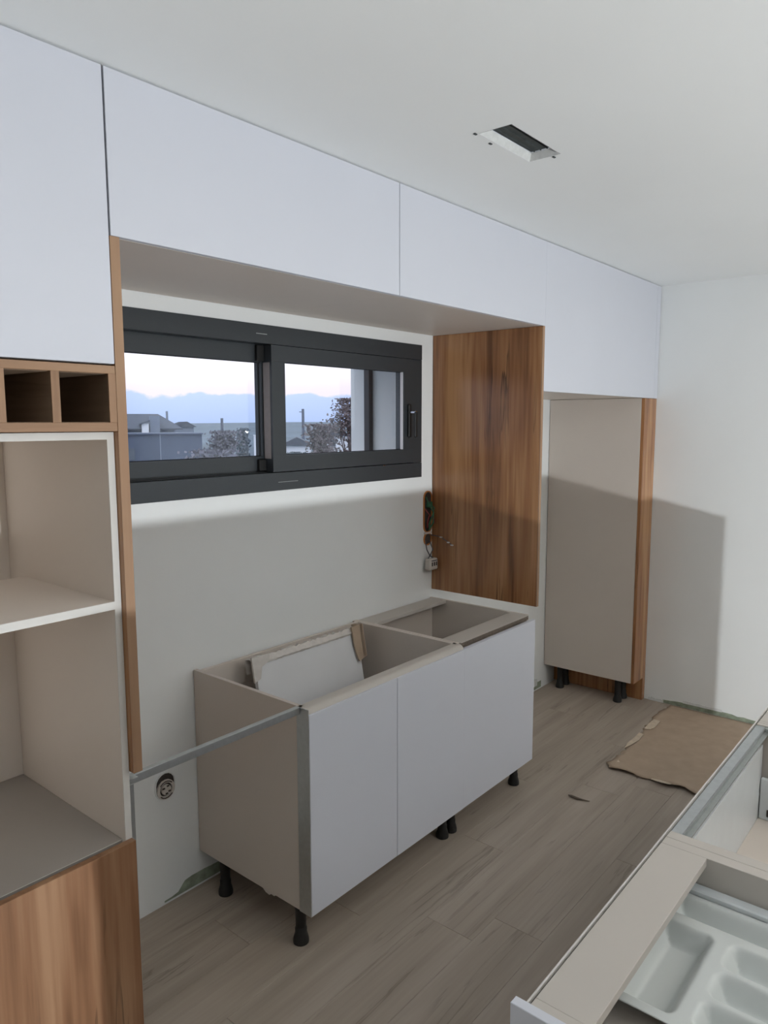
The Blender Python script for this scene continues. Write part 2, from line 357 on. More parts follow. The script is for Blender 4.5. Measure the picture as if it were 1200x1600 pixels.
# ------------------------------------------------------------------ tall oven cabinet on the left
YF, YD = -0.620, -0.601        # door faces and carcass fronts
tc_ = thing('oven_cabinet', (0.663, -0.30, 0), 'tall open oven housing at far left with white edged shelf and oak drawer front', 'cabinet')
X0, X1 = 0.364, 0.962
for (a, b) in ((X0, X0+0.018), (X1-0.018, X1)):
    bx('side_panel', 'carcass', tc_, a, b, -0.598, -0.004, 0.10, 1.751)
    MB().box(a, b, -0.600, -0.598, 0.10, 1.751).build('edging', 'edge', tc_)
bx('top_panel', 'carcass', tc_, X0+0.018, X1-0.018, -0.598, -0.022, 1.733, 1.751)
MB().box(X0+0.018, X1-0.018, -0.600, -0.598, 1.733, 1.751).build('edging', 'edge', tc_)
sh = bx('shelf', 'carcass', tc_, X0+0.018, X1-0.018, -0.598, -0.117, 1.313, 1.333)
MB().box(X0+0.018, X1-0.018, -0.600, -0.598, 1.313, 1.333).build('edging', 'edge', sh)
bx('bottom_panel', 'base_film', tc_, X0+0.018, X1-0.018, -0.584, -0.022, 0.682, 0.700)
MB().box(X0+0.018, X1-0.018, -0.585, -0.584, 0.6985, 0.700).build('edging', 'edge', tc_)
bx('back_panel', 'carcass', tc_, X0+0.018, X1-0.018, -0.022, -0.010, 0.10, 1.751)
bx('plinth_panel', 'carcass', tc_, X0+0.018, X1-0.018, -0.598, -0.022, 0.10, 0.118)
df = bx('drawer_front', 'wood_front', tc_, X0+0.001, X1-0.001, YF, YD, 0.105, 0.703)
def make_leg(parent, x, y, h):
    l = MB().lathe([(0.021, h), (0.021, h-0.012), (0.019, h-0.016), (0.0180, 0.052), (0.019, 0.048)], x, y).build('leg', 'black', parent, smooth=True)
    MB().lathe([(0.0185, 0.060), (0.021, 0.054), (0.0205, 0.040), (0.0245, 0.026), (0.0275, 0.014), (0.0275, 0.002), (0.0255, 0.0)], x, y).build('foot', 'black', l, smooth=True)
    return l
lg = make_leg(tc_, X0+0.05, -0.53, 0.10)
for dx, dy in ((0.5, 0), (0, 0.44), (0.5, 0.44)): copy_part(lg, tc_, dx, dy)

# cabinet over it, with the tall white door
uc = thing('wall_cabinet', (0.663, -0.30, 1.911), 'white fronted cabinet above the oven housing at far left', 'cabinet')
bx('carcass', 'beige', uc, X0, X1, -0.600, -0.004, 1.911, 2.575)
bx('door', 'white', uc, X0+0.0015, X1-0.0005, YF, YD, 1.9125, 2.583)

# oak bottle rack between them
br = thing('bottle_rack', (0.663, -0.3, 1.753), 'oak bottle rack of square open cells between white door and oven housing', 'rack')
zb0, zb1 = 1.753, 1.908
bx('bottom_board', 'oakedge', br, X0, X1, YF, -0.02, zb0, 1.774)
bx('top_board', 'oakedge', br, X0, X1, YF, -0.02, 1.889, zb1)
for a, b in ((0.364, 0.382), (0.453, 0.472), (0.573, 0.593), (0.684, 0.7035), (0.8045, 0.824), (0.9435, 0.962)):
    d_ = MB().box(a, b, -0.616, -0.02, 1.774, 1.889).build('divider', 'niche', br)
    MB().box(a, b, YF, -0.616, 1.774, 1.889).build('edging', 'oakedge_v', d_)
bx('back_board', 'niche', br, X0, X1, -0.02, -0.008, zb0, zb1)
for a, b in ((0.7035, 0.8045), (0.824, 0.9435), (0.593, 0.684)):
    MB().box(a, b, -0.612, -0.021, 1.7741, 1.7751).build('cell_floor', 'niche', br)
    MB().box(a, b, -0.606, -0.021, 1.8879, 1.8889).build('cell_top', 'niche', br)

sp = MB().box(0.9635, 0.9885, -0.6185, -0.002, 0.882, 2.2085, bev=0.0006).build('side_panel', 'wood', origin=(0.976, -0.31, 0.882))
tag(sp, 'narrow oak upright panel closing the oven housing, seen edge on beside the window', 'panel')
MB().box(0.9635, 0.9885, YF+0.0005, -0.6185, 0.882, 2.2085).build('edging', 'oakedge_v', sp)

# ------------------------------------------------------------------ wall cabinets over the window
def wall_cabinet(x0, x1, label, dx0, dx1):
    t = thing('wall_cabinet', ((x0+x1)/2, -0.30, 2.2095), label, 'cabinet')
    bx('side_panel', 'beige', t, x0, x0+0.016, -0.600, -0.004, 2.2095, 2.575, bev=0)
    bx('side_panel', 'beige', t, x1-0.016, x1, -0.600, -0.004, 2.2095, 2.575, bev=0)
    bx('bottom_panel', 'beige', t, x0+0.016, x1-0.016, -0.600, -0.004, 2.2095, 2.2255, bev=0.0003)
    bx('top_panel', 'beige', t, x0+0.016, x1-0.016, -0.600, -0.004, 2.559, 2.575, bev=0)
    bx('back_panel', 'beige', t, x0+0.016, x1-0.016, -0.012, -0.004, 2.2255, 2.559, bev=0)
    bx('door', 'white', t, dx0, dx1, YF, YD-0.001, 2.2095, 2.583)
    return t
wall_cabinet(0.9655, 2.0515, 'wide white fronted wall cabinet above the left part of the window', 0.9665, 2.0505)
wall_cabinet(2.0525, 3.119, 'white fronted wall cabinet above the right sash and oak wall panel', 2.0535, 3.1201)
t = thing('wall_cabinet', (3.86, -0.30, 1.914), 'tallest white fronted wall cabinet at the right end above the fridge bay', 'cabinet')
bx('side_panel', 'beige', t, 3.121, 3.137, -0.600, -0.004, 1.916, 2.575)
bx('side_panel', 'beige', t, 4.514, 4.530, -0.600, -0.004, 1.916, 2.575)
bx('bottom_panel', 'beige', t, 3.137, 4.514, -0.600, -0.004, 1.916, 1.932)
bx('top_panel', 'beige', t, 3.137, 4.514, -0.600, -0.004, 2.559, 2.575)
bx('back_panel', 'beige', t, 3.137, 4.514, -0.012, -0.004, 1.932, 2.559)
bx('door', 'white', t, 3.1205, 4.527, YF, YD, 1.915, 2.583)
bx('filler_strip', 'white', t, 4.5285, 4.588, YF-0.0003, YD, 1.915, 2.583)

rp = MB().box(3.100, 3.119, -0.616, -0.002, 0.898, 2.2085, bev=0.0006).build('side_panel', 'wood', origin=(3.11, -0.31, 0.898))
tag(rp, 'large oak grained panel standing upright right of the window above the base cabinet', 'panel')
MB().box(3.100, 3.119, YF, -0.616, 0.898, 2.2085).build('edging', 'oakedge_v', rp)

# ------------------------------------------------------------------ narrow tall cabinet against the right wall
nc = thing('tall_cabinet', (4.47, -0.30, 0), 'narrow tall beige sided cabinet on black legs against the right wall', 'cabinet')
zb = 0.150
bx('side_panel', 'beige', nc, 4.390, 4.406, -0.600, -0.004, zb, 1.914)
bx('side_panel', 'beige', nc, 4.530, 4.546, -0.600, -0.004, zb, 1.914)
bx('bottom_panel', 'beige', nc, 4.406, 4.530, -0.600, -0.004, zb, zb+0.016)
bx('top_panel', 'beige', nc, 4.406, 4.530, -0.600, -0.004, 1.898, 1.914)
bx('back_panel', 'beige', nc, 4.406, 4.530, -0.012, -0.004, zb+0.016, 1.898)
bx('door', 'wood', nc, 4.391, 4.546, YF, YD, zb, 1.913)
lg = make_leg(nc, 4.430, -0.505, zb)
for dx, dy in ((0.085, 0), (0, 0.40), (0.085, 0.40)): copy_part(lg, nc, dx, dy)
ep = MB().box(4.548, 4.591, -0.617, -0.002, 0.001, 1.914, bev=0.0006).build('side_panel', 'wood', origin=(4.57, -0.31, 0))
tag(ep, 'oak filler panel reaching the floor between narrow tall cabinet and right wall', 'panel')

# ------------------------------------------------------------------ base cabinets under the window
ZT, ZDT, ZB = 0.856, 0.837, 0.137
def base(x0, x1, label, name):
    t = thing(name, ((x0+x1)/2, -0.3, 0), label, 'cabinet')
    bx('side_panel', 'beige', t, x0, x0+0.016, -0.580, -0.004, ZB, ZT)
    bx('side_panel', 'beige', t, x1-0.016, x1, -0.580, -0.004, ZB, ZT)
    bx('bottom_panel', 'beige', t, x0+0.016, x1-0.016, -0.580, -0.004, ZB, ZB+0.016)
    bx('back_panel', 'beige', t, x0+0.016, x1-0.016, -0.022, -0.014, ZB+0.016, ZT-0.012)
    l = make_leg(t, x0+0.022, -0.540, ZB)
    for dx, dy in ((x1-x0-0.062, 0), (0, 0.41), (x1-x0-0.062, 0.41)): copy_part(l, t, dx, dy)
    return t
sb = base(1.589, 2.489, 'open topped sink base cabinet with two white doors under the window', 'base_cabinet')
bx('back_rail', 'beige', sb, 1.605, 2.473, -0.038, -0.022, 0.756, ZT)
# rounded front rail in the recess above the doors
pts = [(-0.565, ZT), (-0.565, 0.800), (-0.597, 0.800), (-0.599, 0.836)]
for k in range(7):
    a = math.radians(15*k); pts.append((-0.590-0.022*math.cos(a)+0.0, 0.834+0.022*math.sin(a)))
MB().prism(pts, 'x', 1.589, 2.489).build('front_rail', 'rail', sb, smooth=True)
bx('door', 'white', sb, 1.5895, 2.0425, -0.6175, -0.599, ZB, ZDT)
bx('door', 'white', sb, 2.0450, 2.4890, -0.6175, -0.599, ZB, ZDT, bev=0.0002)
# scuffed lower edge: a short splinter of edging hanging from the side panel
MB().prism([(-0.44, ZB+0.002), (-0.43, ZB-0.006), (-0.415, ZB-0.004), (-0.405, ZB-0.012), (-0.385, ZB-0.009), (-0.37, ZB+0.002)], 'x', 1.589, 1.592).build('splinter', 'cream', sb)

hb = base(2.4895, 3.096, 'hob base cabinet with plain white front beside the sink base, open slot above its front', 'base_cabinet')
bx('front_rail', 'rail', hb, 2.5055, 3.080, -0.590, -0.492, 0.840, ZT)
MB().box(2.506, 3.074, -0.5912, -0.590, 0.838, 0.8545).build('raw_edge', 'raw', hb)  # thin dark brown strip along the rail front above the door
bx('back_rail', 'rail', hb, 2.5055, 3.080, -0.110, -0.014, 0.840, ZT)
bx('door', 'white', hb, 2.4893, 3.096, -0.6176, -0.599, ZB+0.001, ZDT, bev=0.0002)
bx('front_batten', 'raw', hb, 2.506, 3.08, -0.598, -0.592, 0.70, 0.80)

# aluminium frame round the dishwasher gap
af = thing('dishwasher_frame', (1.27, -0.57, 0.0), 'thin aluminium frame spanning the dishwasher gap between oven housing and sink base', 'frame')
bx('rail', 'alu', af, 0.972, 1.5845, -0.580, -0.562, 0.834, 0.857)
bx('upright', 'alu', af, 1.5855, 1.5885, -0.6180, -0.562, ZB, 0.856)
bx('upright', 'alu', af, 0.9635, 0.9855, -0.580, -0.562, 0.0, 0.834)
bx('bracket', 'alu', af, 0.9633, 0.990, -0.596, -0.580, 0.848, 0.857)

# wrapped panel leaning inside the sink base
pk = thing('packed_panel', (2.09, -0.2, ZB+0.016), 'white panel wrapped in film with cardboard corners, leaning inside the sink base', 'package')
def lean(mb):
    ang = math.radians(11)
    bmesh.ops.rotate(mb.bm, verts=mb.bm.verts[:], cent=(2.09, -0.235, ZB+0.018), matrix=Matrix.Rotation(-ang, 3, 'X')); return mb
lean(MB().box(1.795, 2.385, -0.247, -0.227, ZB+0.018, 0.868, bev=0.002)).build('panel', 'pack', pk)
f = MB()
n = 46
b = bmesh.new(); R = []
for i in range(n+1):
    x = 1.775+0.625*i/n
    q = random.uniform(-0.002, 0.002)
    R.append([b.verts.new((x, -0.250-random.uniform(0, .003), 0.850+random.uniform(-.0012, .0012))), b.verts.new((x, -0.252-random.uniform(0, .006), 0.858+random.uniform(-.0015, .0015))),
              b.verts.new((x, -0.242+q, 0.878+random.uniform(-.004, .004))), b.verts.new((x, -0.216+q, 0.874+random.uniform(-.008, .008))), b.verts.new((x, -0.212+q, 0.82))])
for i in range(n):
    for j in range(4): b.faces.new((R[i][j], R[i+1][j], R[i+1][j+1], R[i][j+1]))
f.join(b); lean(f).build('film', 'film', pk, smooth=True)
lean(MB().prism([(2.338, 0.884), (2.405, 0.886), (2.405, 0.742), (2.36, 0.728), (2.352, 0.745), (2.340, 0.80)], 'y', -0.262, -0.254)).build('cardboard_corner', 'cardboard', pk)
lean(MB().prism([(2.388, 0.886), (2.410, 0.886), (2.410, 0.742), (2.388, 0.742)], 'y', -0.262, -0.212)).build('cardboard_corner', 'cardboard', pk)
lean(MB().prism([(1.770, 0.886), (1.86, 0.884), (1.852, 0.858), (1.815, 0.842), (1.80, 0.80), (1.770, 0.79)], 'y', -0.262, -0.253)).build('cardboard_corner', 'film', pk)

# ------------------------------------------------------------------ sockets and wiring on the window wall
eb = thing('wiring_box', (3.058, 0, 1.31), 'orange rimmed recessed wiring box with loose wires beside the oak panel', 'electrical box')
def stadium(cx, cz, w, h, n=8):
    p = []
    for k in range(n+1): a = math.pi*k/n; p.append((cx+w*math.cos(a), cz+h-w+w*math.sin(a)))
    for k in range(n+1): a = math.pi+math.pi*k/n; p.append((cx+w*math.cos(a), cz-h+w+w*math.sin(a)))
    return p
def ring(outer, inner, y0, y1, name, m, parent):
    b = bmesh.new(); n = len(outer)
    O0 = [b.verts.new((p[0], y0, p[1])) for p in outer]; I0 = [b.verts.new((p[0], y0, p[1])) for p in inner]
    O1 = [b.verts.new((p[0], y1, p[1])) for p in outer]; I1 = [b.verts.new((p[0], y1, p[1])) for p in inner]
    for i in range(n):
        j = (i+1) % n
        b.faces.new((O0[i], O0[j], I0[j], I0[i])); b.faces.new((O1[i], I1[i], I1[j], O1[j]))
        b.faces.new((O0[i], O1[i], O1[j], O0[j])); b.faces.new((I0[i], I0[j], I1[j], I1[i]))
    bmesh.ops.recalc_face_normals(b, faces=b.faces[:])
    m_ = MB(); m_.join(b); return m_.build(name, m, parent)
ring(stadium(3.060, 1.312, 0.036, 0.110), stadium(3.060, 1.312, 0.030, 0.104), -0.006, -0.0005, 'rim', 'orange', eb)
MB().prism(stadium(3.060, 1.312, 0.030, 0.104), 'y', -0.0015, -0.0005).build('box_back', 'boxdark', eb)
ring(stadium(3.060, 1.170, 0.034, 0.034), stadium(3.060, 1.170, 0.028, 0.028), -0.006, -0.0005, 'rim', 'orange', eb)
MB().prism(stadium(3.060, 1.170, 0.028, 0.028), 'y', -0.0015, -0.0005).build('box_back', 'boxdark', eb)
bx('bridge', 'cream', eb, 3.030, 3.090, -0.010, -0.001, 1.197, 1.207)
MB().tube([(3.045, -0.004, 1.39), (3.05, -0.02, 1.35), (3.075, -0.03, 1.31), (3.06, -0.04, 1.26), (3.05, -0.02, 1.22)], 0.004).build('wire', 'wire_green', eb, smooth=True)
MB().tube([(3.065, -0.004, 1.36), (3.08, -0.03, 1.33), (3.062, -0.03, 1.29), (3.05, -0.02, 1.25), (3.07, -0.01, 1.22)], 0.004).build('wire', 'wire_green', eb, smooth=True)
MB().box(3.045, 3.080, -0.022, -0.002, 1.335, 1.365, bev=0.004).build('terminal', 'wire_green', eb)
MB().tube([(3.035, -0.004, 1.33), (3.04, -0.03, 1.30), (3.036, -0.02, 1.26), (3.05, -0.01, 1.23)], 0.0035).build('wire', 'wire_red', eb, smooth=True)
MB().tube([(3.08, -0.004, 1.29), (3.088, -0.03, 1.27), (3.083, -0.03, 1.25)], 0.0035).build('wire', 'wire_red', eb, smooth=True)
MB().tube([(3.04, -0.004, 1.165), (3.03, -0.02, 1.12), (3.045, -0.03, 1.085), (3.075, -0.03, 1.07)], 0.003).build('wire', 'wire_grey', eb, smooth=True)
MB().tube([(3.075, -0.004, 1.16), (3.07, -0.03, 1.115), (3.04, -0.035, 1.09), (3.03, -0.03, 1.072)], 0.003).build('wire', 'wire_grey', eb, smooth=True)
MB().tube([(3.08, -0.004, 1.19), (3.092, -0.03, 1.185), (3.093, -0.064, 1.182), (3.092, -0.10, 1.165), (3.094, -0.137, 1.145)], 0.0022).build('wire', 'wire_grey', eb, smooth=True)
for y, z in ((-0.066, 1.181), (-0.112, 1.158), (-0.135, 1.146)):
    MB().box(3.089, 3.096, y-0.007, y+0.007, z-0.003, z+0.003).build('wire_tip', 'wire_white', eb)
so = thing('loose_socket', (3.06, -0.03, 1.04), 'loose cream socket insert hanging on its wires below the wiring box', 'socket')
b_ = MB().box(3.018, 3.088, -0.052, -0.016, 1.012, 1.072, bev=0.006).build('body', 'cream', so)
for x in (3.036, 3.054, 3.072):
    MB().box(x-0.004, x+0.004, -0.054, -0.0515, 1.034, 1.054).build('slot', 'boxdark', b_)
MB().box(3.030, 3.078, -0.0545, -0.0515, 1.060, 1.064).build('bar', 'wire_grey', b_)

s2 = thing('open_socket', (1.45, 0, 0.453), 'round uncovered wall socket low in the dishwasher gap', 'socket')
ring(stadium(1.450, 0.452, 0.042, 0.052), stadium(1.450, 0.452, 0.038, 0.048), -0.004, -0.0005, 'rim', 'plaster', s2)
MB().prism(stadium(1.450, 0.452, 0.038, 0.048), 'y', -0.0015, -0.0005).build('box_back', 'boxdark', s2)
ring(stadium(1.450, 0.440, 0.037, 0.037), stadium(1.450, 0.440, 0.026, 0.026), -0.009, -0.002, 'mounting_ring', 'cream', s2)
MB().prism(stadium(1.450, 0.440, 0.019, 0.019), 'y', -0.011, -0.002).build('core', 'cream', s2)
for dx, dz in ((-0.012, 0.008), (0.012, -0.008), (0.0, -0.014), (0.006, 0.013)):
    MB().box(1.450+dx-0.005, 1.450+dx+0.005, -0.0125, -0.0108, 0.440+dz-0.003, 0.440+dz+0.003).build('slot', 'boxdark', s2)
for a0 in (40, 220):
    MB().tube([(1.450+0.0315*math.cos(math.radians(a0+q)), -0.0095, 0.440+0.0315*math.sin(math.radians(a0+q))) for q in range(0, 101, 20)], 0.002, 5).build('slot', 'boxdark', s2)

# ------------------------------------------------------------------ ceiling air outlet
vt = thing('air_outlet', ((VX0+VX1)/2, (VY0+VY1)/2, ZC), 'slim rectangular air outlet without cover in the ceiling', 'vent')
fm = bmesh.new()
o_ = [(VX0+.001, VY0+.001), (VX1-.001, VY0+.001), (VX1-.001, VY1-.001), (VX0+.001, VY1-.001)]
i_ = [(VX0+.014, VY0+.010), (VX1-.008, VY0+.010), (VX1-.008, VY1-.010), (VX0+.014, VY1-.010)]
A = [fm.verts.new((*p, ZC)) for p in o_]; B = [fm.verts.new((*p, ZC+0.022)) for p in i_]
for k in range(4): fm.faces.new((A[k], A[(k+1) % 4], B[(k+1) % 4], B[k]))
mb = MB(); mb.join(fm); cl = mb.build('collar', 'plaster', vt)
so_ = cl.modifiers.new('thickness', 'SOLIDIFY'); so_.thickness = 0.0008
MB().box(VX0+0.013, VX1-0.007, VY0+0.009, VY1-0.009, ZC+0.0255, ZC+0.030).build('duct', 'duct', vt)
for k in range(4):
    y = VY0+0.018+0.022*k
    MB().box(VX0+0.016, VX1-0.010, y, y+0.003, ZC+0.0215, ZC+0.0255).build('slat', 'duct', vt)
for x, y in ((VX0-0.006, VY1+0.006), (VX1+0.008, VY0+0.028), (VX0+0.085, VY1+0.012)):
    MB().box(x-0.006, x+0.006, y-0.003, y+0.003, ZC-0.003, ZC).build('screw', 'duct', vt)

# ------------------------------------------------------------------ cardboard sheet on the floor
cb = bmesh.new(); nx, ny = 44, 34; G = []
rx = [random.uniform(-1, 1) for _ in range(200)]
def h(u, v):
    e = max(0, 1-u*9)                                   # near edge lifts a little
    return 0.0045+e*(0.010+0.006*math.sin(v*17)) + 0.0015*math.sin(u*9+v*4)
for i in range(nx+1):
    row = []
    for j in range(ny+1):
        u, v = i/nx, j/ny
        xa = 3.50+0.04*math.sin(v*3.1)*0.5+0.010*rx[j % 40]*(u < 0.02)-0.03*(v > 0.5 and u < .02)*0.4
        x = xa+(4.575-xa)*u
        ya = -0.800-0.02*math.sin(u*6)+0.010*rx[50+i]*(v < .02)+(-0.03 if u < 0.03 else 0)
        y = ya+(-1.60-ya)*v
        row.append(cb.verts.new((x, y, h(u, v))))
    G.append(row)
for i in range(nx):
    for j in range(ny): cb.faces.new((G[i][j], G[i][j+1], G[i+1][j+1], G[i+1][j]))
bmesh.ops.recalc_face_normals(cb, faces=cb.faces[:])
cs = thing('cardboard_sheet', (4.0, -1.2, 0), 'torn brown cardboard sheet lying flat on the floor by the right wall', 'cardboard')
mb = MB(); mb.join(cb); o = mb.build('sheet', 'cardboard', cs, smooth=True)
so_ = o.modifiers.new('thickness', 'SOLIDIFY'); so_.thickness = 0.004; so_.offset = -1 if o.data.polygons[0].normal.z > 0 else 1
for pl in ([(3.78, -0.812), (3.86, -0.800), (3.95, -0.803), (4.03, -0.798), (4.02, -0.828), (3.93, -0.836), (3.85, -0.826)],
           [(4.10, -0.800), (4.18, -0.794), (4.27, -0.796), (4.265, -0.835), (4.15, -0.842), (4.11, -0.83)],
           [(3.53, -0.852), (3.62, -0.842), (3.60, -0.858)]):
    MB().prism(pl, 'z', 0.0076, 0.0092).build('torn_flap', 'cardboard_torn', cs)
MB().prism([(3.492, -1.06), (3.490, -1.11), (3.498, -1.15), (3.512, -1.155), (3.512, -1.10), (3.505, -1.06)], 'z', 0.020, 0.0215).build('torn_flap', 'cardboard_torn', cs)

wv = MB().tube([(3.122, -0.800, 0.003), (3.113, -0.822, 0.008), (3.110, -0.845, 0.008), (3.116, -0.872, 0.006), (3.131, -0.905, 0.003)], [0.002, 0.006, 0.006, 0.004, 0.0012], 6).build('wood_shaving', 'raw', origin=(3.115, -0.85, 0))
tag(wv, 'small dark curled wood shaving on the plank floor', 'shaving')

# ------------------------------------------------------------------ island in the foreground
IY, IZ = -1.752, 0.856
IB = -2.33
gl = MB().box(0.9655, 3.552, -1.7482, -1.7448, 0.800, 0.8565).build('grip_profile', 'lip', origin=(2.25, -1.746, 0.80))
tag(gl, 'thin pale profile strip running along the front top edge of the island cabinets', 'profile')
iend = MB().box(0.946, 0.9645, -2.3665, -1.727, 0.001, 0.859, bev=0.001).build('side_panel', 'white', origin=(0.955, -2.05, 0))
tag(iend, 'white end panel of the island at the bottom right foreground', 'panel')
ibk = MB().box(0.946, 3.553, -2.385, -2.367, 0.001, 0.950, bev=0.001).build('back_panel', 'white', origin=(1.97, -2.376, 0))
tag(ibk, 'long white rear panel of the island standing above its cabinets', 'panel')
def island_unit(x0, x1, th0, th1, label):
    t = thing('island_cabinet', ((x0+x1)/2, -2.04, 0), label, 'cabinet')
    bx('side_panel', 'rail', t, x0, x0+th0, IB, IY, 0.10, IZ)
    bx('side_panel', 'rail', t, x1-th1, x1, IB, IY, 0.10, IZ)
    bx('bottom_panel', 'beige', t, x0+th0, x1-th1, IB, IY, 0.10, 0.116)
    bx('back_panel', 'beige', t, x0+th0, x1-th1, IB, IB+0.012, 0.116, IZ)
    l = make_leg(t, x0+0.05, -1.84, 0.10)
    for dx, dy in ((x1-x0-0.1, 0), (0, -0.40), (x1-x0-0.1, -0.40)): copy_part(l, t, dx, dy)
    return t
i1 = island_unit(0.9655, 1.585, 0.018, 0.030, 'nearest open topped island cabinet holding a drawer, wide beige front rail')
bx('front_rail', 'rail', i1, 0.9835, 1.555, -1.848, IY, 0.838, IZ)
bx('drawer_front', 'white', i1, 0.966, 1.5845, -1.7475, -1.729, 0.60, 0.798)
bx('drawer_front', 'white', i1, 0.966, 1.5845, -1.7475, -1.729, 0.105, 0.596)
bx('divider_rail', 'beige', i1, 0.9835, 1.555, -1.848, IY, 0.585, 0.600)
dr = bx('drawer', 'beige', i1, 0.990, 1.550, -2.31, -1.785, 0.722, 0.730)
bx('drawer_side', 'drawer_metal', dr, 1.526, 1.5535, -2.31, -1.78, 0.730, 0.795, bev=0.003)
bx('drawer_side', 'drawer_metal', dr, 0.985, 1.005, -2.31, -1.78, 0.730, 0.795, bev=0.003)
bx('drawer_back', 'drawer_metal', dr, 1.005, 1.526, -2.31, -2.296, 0.730, 0.795)
# moulded cutlery tray: a height field with rounded wells
tb = bmesh.new(); nx, ny = 150, 130; tx0, tx1, ty0, ty1 = 1.150, 1.524, -2.294, -1.790; G = []
wells = [(1.446, 1.512, -2.28, -1.806), (1.172, 1.418, -1.908, -1.806), (1.342, 1.418, -2.28, -1.936), (1.256, 1.330, -2.28, -1.936), (1.172, 1.244, -2.28, -1.936)]
def sd(x, y, w, r=0.018):
    cx, cy = (w[0]+w[1])/2, (w[2]+w[3])/2; hx, hy = (w[1]-w[0])/2-r, (w[3]-w[2])/2-r
    dx, dy = abs(x-cx)-hx, abs(y-cy)-hy
    return math.hypot(max(dx, 0), max(dy, 0))+min(max(dx, dy), 0)-r
def th(x, y):
    d = min(sd(x, y, w) for w in wells)
    t = min(1, max(0, (-d+0.003)/0.030)); t = t*t*(3-2*t)
    return 0.784-0.040*t
for i in range(nx+1):
    x = tx0+(tx1-tx0)*i/nx
    G.append([tb.verts.new((x, ty0+(ty1-ty0)*j/ny, th(x, ty0+(ty1-ty0)*j/ny))) for j in range(ny+1)])
for i in range(nx):
    for j in range(ny): tb.faces.new((G[i][j], G[i+1][j], G[i+1][j+1], G[i][j+1]))
mb = MB(); mb.join(tb); tr = mb.build('cutlery_tray', 'tray', smooth=True, origin=(1.266, -2.04, 0.735))
tag(tr, 'white moulded cutlery tray with long wells inside the nearest island drawer', 'tray')
so_ = tr.modifiers.new('thickness', 'SOLIDIFY'); so_.thickness = 0.002; so_.offset = -1

i2 = island_unit(1.586, 2.400, 0.030, 0.016, 'middle island cabinet with deep drawer and aluminium grip rail')
gp = MB().box(1.616, 2.384, -1.776, IY, 0.849, 0.853).box(1.616, 2.384, -1.756, IY, 0.80, 0.849).build('grip_rail', 'alu', i2)
MB().box(1.616, 2.384, -1.790, -1.7765, 0.838, 0.842).box(1.616, 2.384, -1.779, -1.7765, 0.842, 0.8525).build('rail_lip', 'alu_dark', gp)
bx('drawer_front', 'white', i2, 1.5855, 2.3995, -1.7475, -1.729, 0.49, 0.798)
bx('drawer_front', 'white', i2, 1.5855, 2.3995, -1.7475, -1.729, 0.105, 0.486)
dr = bx('drawer', 'beige', i2, 1.622, 2.378, -2.31, -1.776, 0.556, 0.572)
bx('drawer_inner_front', 'drawer_metal', dr, 1.622, 2.372, -1.776, -1.758, 0.556, 0.800)
bx('drawer_side', 'drawer_metal', dr, 2.355, 2.372, -2.31, -1.778, 0.572, 0.700, bev=0.003)
bx('drawer_side', 'drawer_metal', dr, 1.628, 1.645, -2.31, -1.778, 0.572, 0.700, bev=0.003)
bx('clip', 'boxdark', dr, 2.352, 2.355, -1.820, -1.800, 0.585, 0.607)
bx('clip', 'boxdark', dr, 2.352, 2.355, -1.900, -1.838, 0.583, 0.605)
bx('cap', 'alu_dark', i2, 2.368, 2.384, -1.84, -1.777, 0.832, 0.853)
i3 = island_unit(2.401, 3.553, 0.016, 0.018, 'farthest island cabinet with pale beige front rail')
bx('front_rail', 'rail', i3, 2.417, 3.535, -1.848, IY, 0.838, IZ)
bx('drawer_front', 'white', i3, 2.4005, 3.553, -1.7475, -1.729, 0.105, 0.798)

# ------------------------------------------------------------------ outside, built at real distances
M['ground'] = mat('hazy_ground', (0.10, 0.14, 0.175), 0.95, noise=(0.02, 0.25))  # distance haze put into the bluish base colour
M['slate'] = mat('slate_roof', (0.075, 0.09, 0.12), 0.8, noise=(2, 0.15))
M['grey_render'] = mat('grey_render', (0.20, 0.235, 0.30), 0.9, noise=(0.8, 0.06))
M['white_render'] = mat('white_render', (0.78, 0.80, 0.84), 0.9, noise=(0.8, 0.03))
M['block'] = mat('hazy_block', (0.085, 0.11, 0.17), 0.9, noise=(0.35, 0.18))  # blue haze reflected in the window glass, put into the wall colour
M['pole'] = mat('weathered_pole', (0.12, 0.14, 0.19), 0.9, noise=(3, 0.1))
M['pane_dark'] = mat('dark_pane', (0.10, 0.12, 0.15), 0.2, noise=(3, 0.1))
M['leaf_brown'] = mat('brown_leaf', (0.15, 0.125, 0.13), 0.8, noise=(3, 0.35))
M['leaf_blue'] = mat('blue_green_leaf', (0.10, 0.13, 0.165), 0.9, noise=(1, 0.25))
M['leaf_rust'] = mat('rusty_leaf', (0.135, 0.135, 0.17), 0.9, noise=(1, 0.25))
M['leaf_dim'] = mat('dim_green_leaf', (0.075, 0.10, 0.11), 0.9, noise=(1, 0.25))
M['bark'] = mat('bark', (0.10, 0.09, 0.09), 0.9, noise=(6, 0.3))
em = bpy.data.materials.new('street_light_glow'); em.use_nodes = True
em.node_tree.nodes['Principled BSDF'].inputs['Emission Color'].default_value = (1, 0.95, 0.9, 1)
em.node_tree.nodes['Principled BSDF'].inputs['Emission Strength'].default_value = 6.0
M['glow'] = em
GZ = -5.0
gr = MB()
b = bmesh.new(); N = 60
ctr = b.verts.new((CAM.x, 1.2, GZ)); prev = None
rings = []
